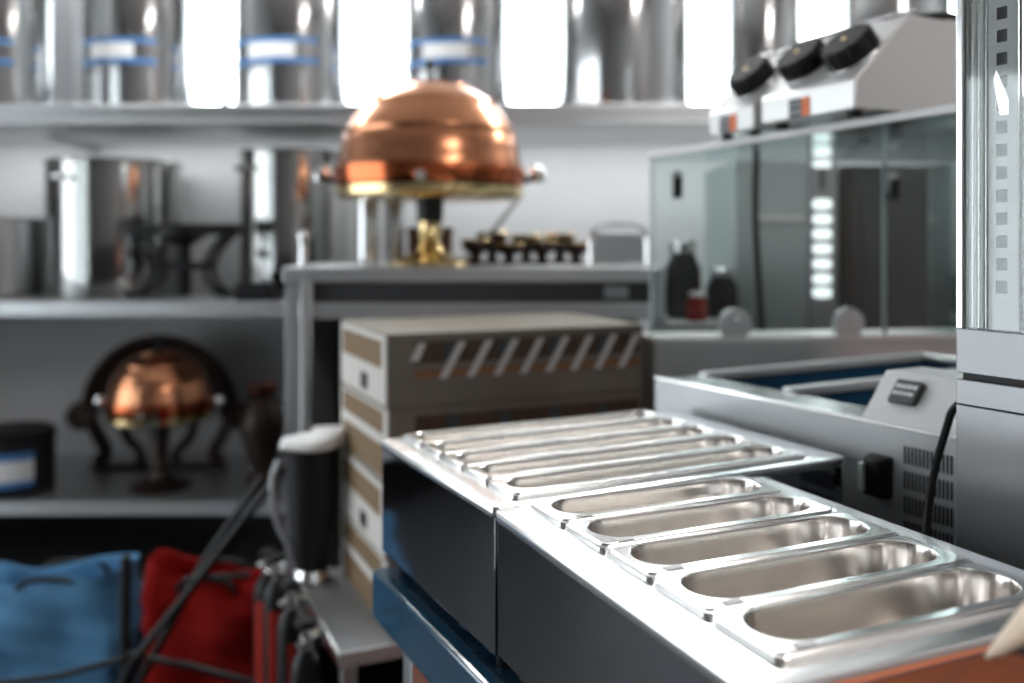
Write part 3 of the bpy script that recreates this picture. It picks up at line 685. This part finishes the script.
stockpot('large blue-taped steel stockpot on the top shelf, right of the grey upright', 87, 198, -30, Z1, PY, g, 1)
stockpot('large blue-taped steel stockpot on the top shelf, above the tall middle-shelf pot by the rack', 236, 353, -30, Z1, PY, g, 1)
stockpot('large steel stockpot on the top shelf, directly above the copper dome', 402, 512, -30, Z1, PY, g, 1)
stockpot('wide steel stockpot on the top shelf, right of the copper dome', 554, 690, -50, Z1, PY, g, 0)
stockpot('steel stockpot on the top shelf behind the small hotplate', 722, 800, -30, Z1, PY, g, 0)
stockpot('steel stockpot on the top shelf behind the wide hotplate', 835, 945, -30, Z1, PY, g, 0)
up_ = bx((X(62, 4.2), 4.10, Z1), (X(84, 4.2), 4.20, 2.9)).build('shelf_upright', M['painted'], bevel=.004)
tag(up_, 'grey metal upright on the top shelf between the two leftmost pots', 'upright')

g = 'stockpots on the middle shelf'
stockpot('tall shiny steel stockpot on the middle shelf beside the black stand', 52, 178, 163, Z2, 4.52, g, 0, 'pot_dark', rz=1.2)
stockpot('tall steel stockpot on the middle shelf behind the steel rack', 242, 346, 153, Z2, 4.52, g, 0, 'pot_dark', rz=.9)
stockpot('low dull steel pot at the left end of the middle shelf', -42, 44, 218, Z2, 4.55, g, 0, 'dull', rz=1.4)
# black burner stand
sy = 4.09; t = thing('burner_stand', 'black iron burner stand with curled legs on the middle shelf', 'stand', (X(183, sy), sy, Z2)); sh_ = Zp(224, sy)-Z2; sr = (X(240, sy)-X(126, sy))/2
MB().loft([rrect(sr, .085, .05, sh_-.05), rrect(sr, .085, .05, sh_), rrect(sr-.03, .06, .04, sh_), rrect(sr-.03, .06, .04, sh_-.05), rrect(sr, .085, .05, sh_-.05)], True).build('top_ring', M['black_metal'], t)
MB().lathe([(.03, .02), (.034, .03), (.034, sh_-.10), (.11, sh_-.05), (.115, sh_-.02)], n=24).build('burner_cup', M['black_metal'], t)
for sx in (-1, 1):
    for sy_ in (-.06, .06):
        MB().tube([(sx*(sr-.03), sy_, sh_-.03), (sx*(sr*.62), sy_, sh_-.10), (sx*sr*.42, sy_, sh_*.42), (sx*sr*.55, sy_, .06), (sx*sr*.80, sy_, .02), (sx*sr*.92, sy_, .045)], .0145, 10, smooth=2).build('leg', M['black_metal'], t)
MB().box((-sr*.5, -.05, sh_*.40), (sr*.5, .05, sh_*.40+.035)).build('cross_plate', M['black_metal'], t, bevel=.01)
t = thing('black_case', 'small black box at the right end of the middle shelf', 'box', (X(238, 4.08), 4.03, Z2))
bx((0, 0, 0), (.17, .09, .085)).build('body', M['black'], t, bevel=.006); bx((-.002, -.003, .055), (.172, .093, .062)).build('lid_seam', M['charcoal'], t)

# chafer and its dark lid on the lowest shelf
cY = 4.28; cu = 160
t = thing('chafer_hood', 'big dark arched hood on curled legs standing behind the lower copper chafer', 'hood', (X(cu, 4.6), 4.60, Z3))
R_ = (X(240, 4.6)-X(84, 4.6))/2; zc = Zp(412, 4.6)-Z3
TL = Matrix.Translation((0, 0, zc)) @ Matrix.Rotation(PI/2, 4, 'X')
MB().lathe([(.01, -.10), (R_*.6, -.085), (R_*.9, -.045), (R_, 0), (R_, .02), (R_*.955, .02), (R_*.86, -.025), (R_*.55, -.065), (.01, -.08)], T=TL, n=40, a0=0, a1=PI).build('shell', M['bronze'], t)
for sx in (-1, 1):
    MB().tube([(sx*R_*.80, 0, zc-.01), (sx*R_*1.05, 0, zc+.03), (sx*R_*1.14, 0, zc-.02), (sx*R_*1.05, 0, zc-.07), (sx*R_*.85, 0, zc-.03)], .035, 12, smooth=2).build('lug', M['bronze'], t)
    MB().tube([(sx*R_*.92, 0, zc-.02), (sx*R_*.80, 0, zc*.60), (sx*R_*.66, 0, zc*.25), (sx*R_*.80, 0, .036)], .034, 12, smooth=2).build('leg', M['bronze'], t)
    MB().tube([(sx*R_*.50, -.02, zc+.02), (sx*R_*.42, -.02, zc*.55), (sx*R_*.20, -.02, zc*.30), (sx*R_*.24, -.02, .03)], .024, 10, smooth=2).build('inner_leg', M['bronze'], t)
MB().box((-R_*.85, -.04, 0), (R_*.85, .04, .022)).build('foot_bar', M['bronze'], t, bevel=.005)
c2 = chafer('small copper dome chafer standing in front of the dark arched hood on the lowest shelf', cu, 402, Z3, 4.24, .24, M['bronze'])
# dark carved stand beside it
t = thing('brown_vase', 'dark brown rounded vase at the right end of the lowest shelf', 'vase', (X(263, 4.3), 4.3, Z3))
MB().lathe([(.07, 0), (.08, .02), (.05, .06), (.08, .16), (.115, .28), (.10, .36), (.06, .42), (.075, .46), (.065, .46), (.05, .42)], n=32).build('body', M['bronze'], t)
MB().lathe([(.077, .455), (.080, .462), (.072, .466)], n=32, cap0=False, cap1=False).build('neck_ring', M['copper_red'], t)
# paint tin
t = thing('tin_can', 'tin with black lid and blue-white label, left on the lowest shelf', 'tin', (X(12, 4.2), 4.2, Z3)); rt = (X(51, 4.2)-X(-27, 4.2))/2; ht = Zp(428, 4.2)-Z3
MB().lathe([(rt*.97, 0), (rt, .01), (rt, ht-.05), (rt*.98, ht-.045)], n=40).build('body', M['black_metal'], t)
MB().lathe([(rt*1.01, ht-.05), (rt*1.02, ht-.01), (rt*.95, ht)], n=40).build('lid', M['black'], t)
lb = MB().lathe([(rt*1.006, .05), (rt*1.006, ht-.10)], n=40, cap0=False, cap1=False, a0=-PI*.95, a1=-PI*.18).build('label', M['paper'], t)
for z0_, z1_ in ((ht-.12, ht-.085), (.045, .075)): MB().lathe([(rt*1.010, z0_), (rt*1.010, z1_)], n=40, cap0=False, cap1=False, a0=-PI*.95, a1=-PI*.18).build('label_stripe', M['blue_tape'], lb)

# ------------------------------------------------------------------ bags and black frame on the floor
def bag(label, u0, u1, v0, Y, m, seed, handle):
    rg = random.Random(seed); xc = (X(u0, Y)+X(u1, Y))/2; hx = (X(u1, Y)-X(u0, Y))/2; hy = .15; H = Zp(v0, Y)
    t = thing('cloth_bag', label, 'bag', (xc, Y+hy, 0), 0); rings = []; N = len(rrect(hx, hy, .05, 0, n=8))
    ph = [rg.uniform(0, 6.28) for _ in range(6)]
    levels = 14
    for k in range(levels+1):
        f = k/levels; ring = []
        base = rrect(hx*(1-.05*math.sin(f*PI)*0+.03*math.sin(3*f+ph[0])-.02*f), hy*(1-.45*f**2), .05, 0, n=8)
        # densify
        dense = []
        for i in range(N):
            a, b2 = base[i], base[(i+1) % N]; dl = math.hypot(a[0]-b2[0], a[1]-b2[1]); kk = max(1, 1)
            dense.append(a)
            if dl > .06:
                mlt = 10
                for j in range(1, mlt): dense.append((a[0]+(b2[0]-a[0])*j/mlt, a[1]+(b2[1]-a[1])*j/mlt, 0))
        for (x, y, _) in dense:
            wv = .010*math.sin(26*x+ph[1]+4*f)+.008*math.sin(15*x-9*f+ph[2])+.007*math.sin(30*f+11*x+ph[3])
            nrm = math.hypot(x, y) or 1
            topw = H*f
            if k == levels or k == levels-1: topw += (.050*(x/hx)**4+.022*math.sin(11*x+ph[4])) * (1 if k == levels else .6)
            ring.append((x+wv*x/nrm*.6, y+wv*(1 if y > 0 else -1), max(topw, 0)))
        rings.append(ring)
    inner = [(x*.95, y*.85, z-.01) for x, y, z in rings[-1]]; inner2 = [(x*.9, y*.8, z-.10) for x, y, z in rings[-1]]
    MB().loft(rings+[inner, inner2], True, True, True).build('sack', m, t, ang=60)
    for sy_ in (-1, 1):
        yy = sy_*hy*.5
        MB().tube([(-hx*.45, yy, H-.06), (-hx*.42, yy*1.2, H+.0), (0 if handle > 0 else -hx*.05, yy*1.1, H+.012), (hx*.42, yy*1.2, H+.0), (hx*.45, yy, H-.06)], .009, 8, smooth=2).build('strap', M['black'], t)
    return t
bag('crumpled blue cloth bag with black straps standing on the floor', -40, 119, 590, 2.80, M['blue_cloth'], 4, 1)
bag('crumpled red cloth bag standing on the floor between the blue bag and gas bottles', 133, 264, 590, 2.80, M['red_cloth'], 11, -1)
t = thing('folding_frame', 'black folded tube frame with crossed bars in front of the cloth bags', 'frame', (X(130, 2.6), 2.6, 0))
o0 = Vector(t.location)
def rel(p): return tuple(Vector(p)-o0)
FY = 2.62
MB().tube([rel(P(284, 468, FY)), rel(P(232, 535, FY)), rel(P(190, 590, FY)), rel(P(130, 665, FY)), rel((X(100, FY), FY, .012))], .012, 10).build('diagonal_bar', M['black_metal'], t)
MB().tube([rel(P(262, 478, FY+.06)), rel(P(205, 560, FY+.06)), rel((X(106, FY), FY+.06, .012))], .012, 10).build('diagonal_bar', M['black_metal'], t)
MB().tube([rel(P(126, 556, FY+.03)), rel(P(125, 640, FY+.03)), rel((X(124, FY), FY+.03, .012))], .016, 10).build('upright', M['black_metal'], t)
MB().tube([rel(P(185, 580, FY)), rel(P(250, 575, FY))], .010, 10).build('cross_bar', M['black_metal'], t)
MB().tube([rel(P(-30, 688, FY)), rel(P(60, 676, FY)), rel(P(125, 658, FY))], .010, 10).build('cross_bar', M['black_metal'], t)
MB().tube([rel(P(125, 654, FY)), rel(P(190, 666, FY)), rel(P(258, 684, FY))], .010, 10).build('cross_bar', M['black_metal'], t)
# red gas bottles with chrome valves
lab = ['black gas bottle with red label and chrome valve, nearest the red bag', 'black gas bottle with red label and chrome valve, second from the red bag', 'black gas bottle with red label and chrome valve under the edge of the low bench', 'short black gas bottle with red label and chrome valve standing in front of the others']
for i, (u, v_, Y, r) in enumerate(((268, 566, 2.62, .040), (277, 572, 2.46, .036), (291, 600, 2.25, .034), (306, 640, 2.05, .034))):
    t = thing('gas_bottle', lab[i], 'gas bottle', (X(u, Y), Y, 0), .4*i, 'gas bottles by the bench'); h_ = Zp(v_, Y)-.02
    MB().lathe([(r*.9, 0), (r, .015), (r, h_-.05), (r*.8, h_-.02), (r*.35, h_), (r*.3, h_+.005)], n=24).build('cylinder', M['black'], t)
    MB().lathe([(r*.42, h_), (r*.42, h_+.03), (r*.25, h_+.035), (r*.25, h_+.05)], n=16).build('valve', M['chrome'], t)
    MB().tube([(-.03, 0, h_+.02), (.05, 0, h_+.02)], .009, 10).build('outlet', M['chrome'], t)
    MB().lathe([(.004, h_+.05), (.024, h_+.052), (.026, h_+.062), (.02, h_+.068)], n=18).build('hand_wheel', M['black_metal'], t)
    MB().lathe([(r*1.01, h_*.30), (r*1.01, h_*.86)], n=24, cap0=False, cap1=False, a0=-PI*.75, a1=-PI*.35).build('red_label', M['red_paint'], t)
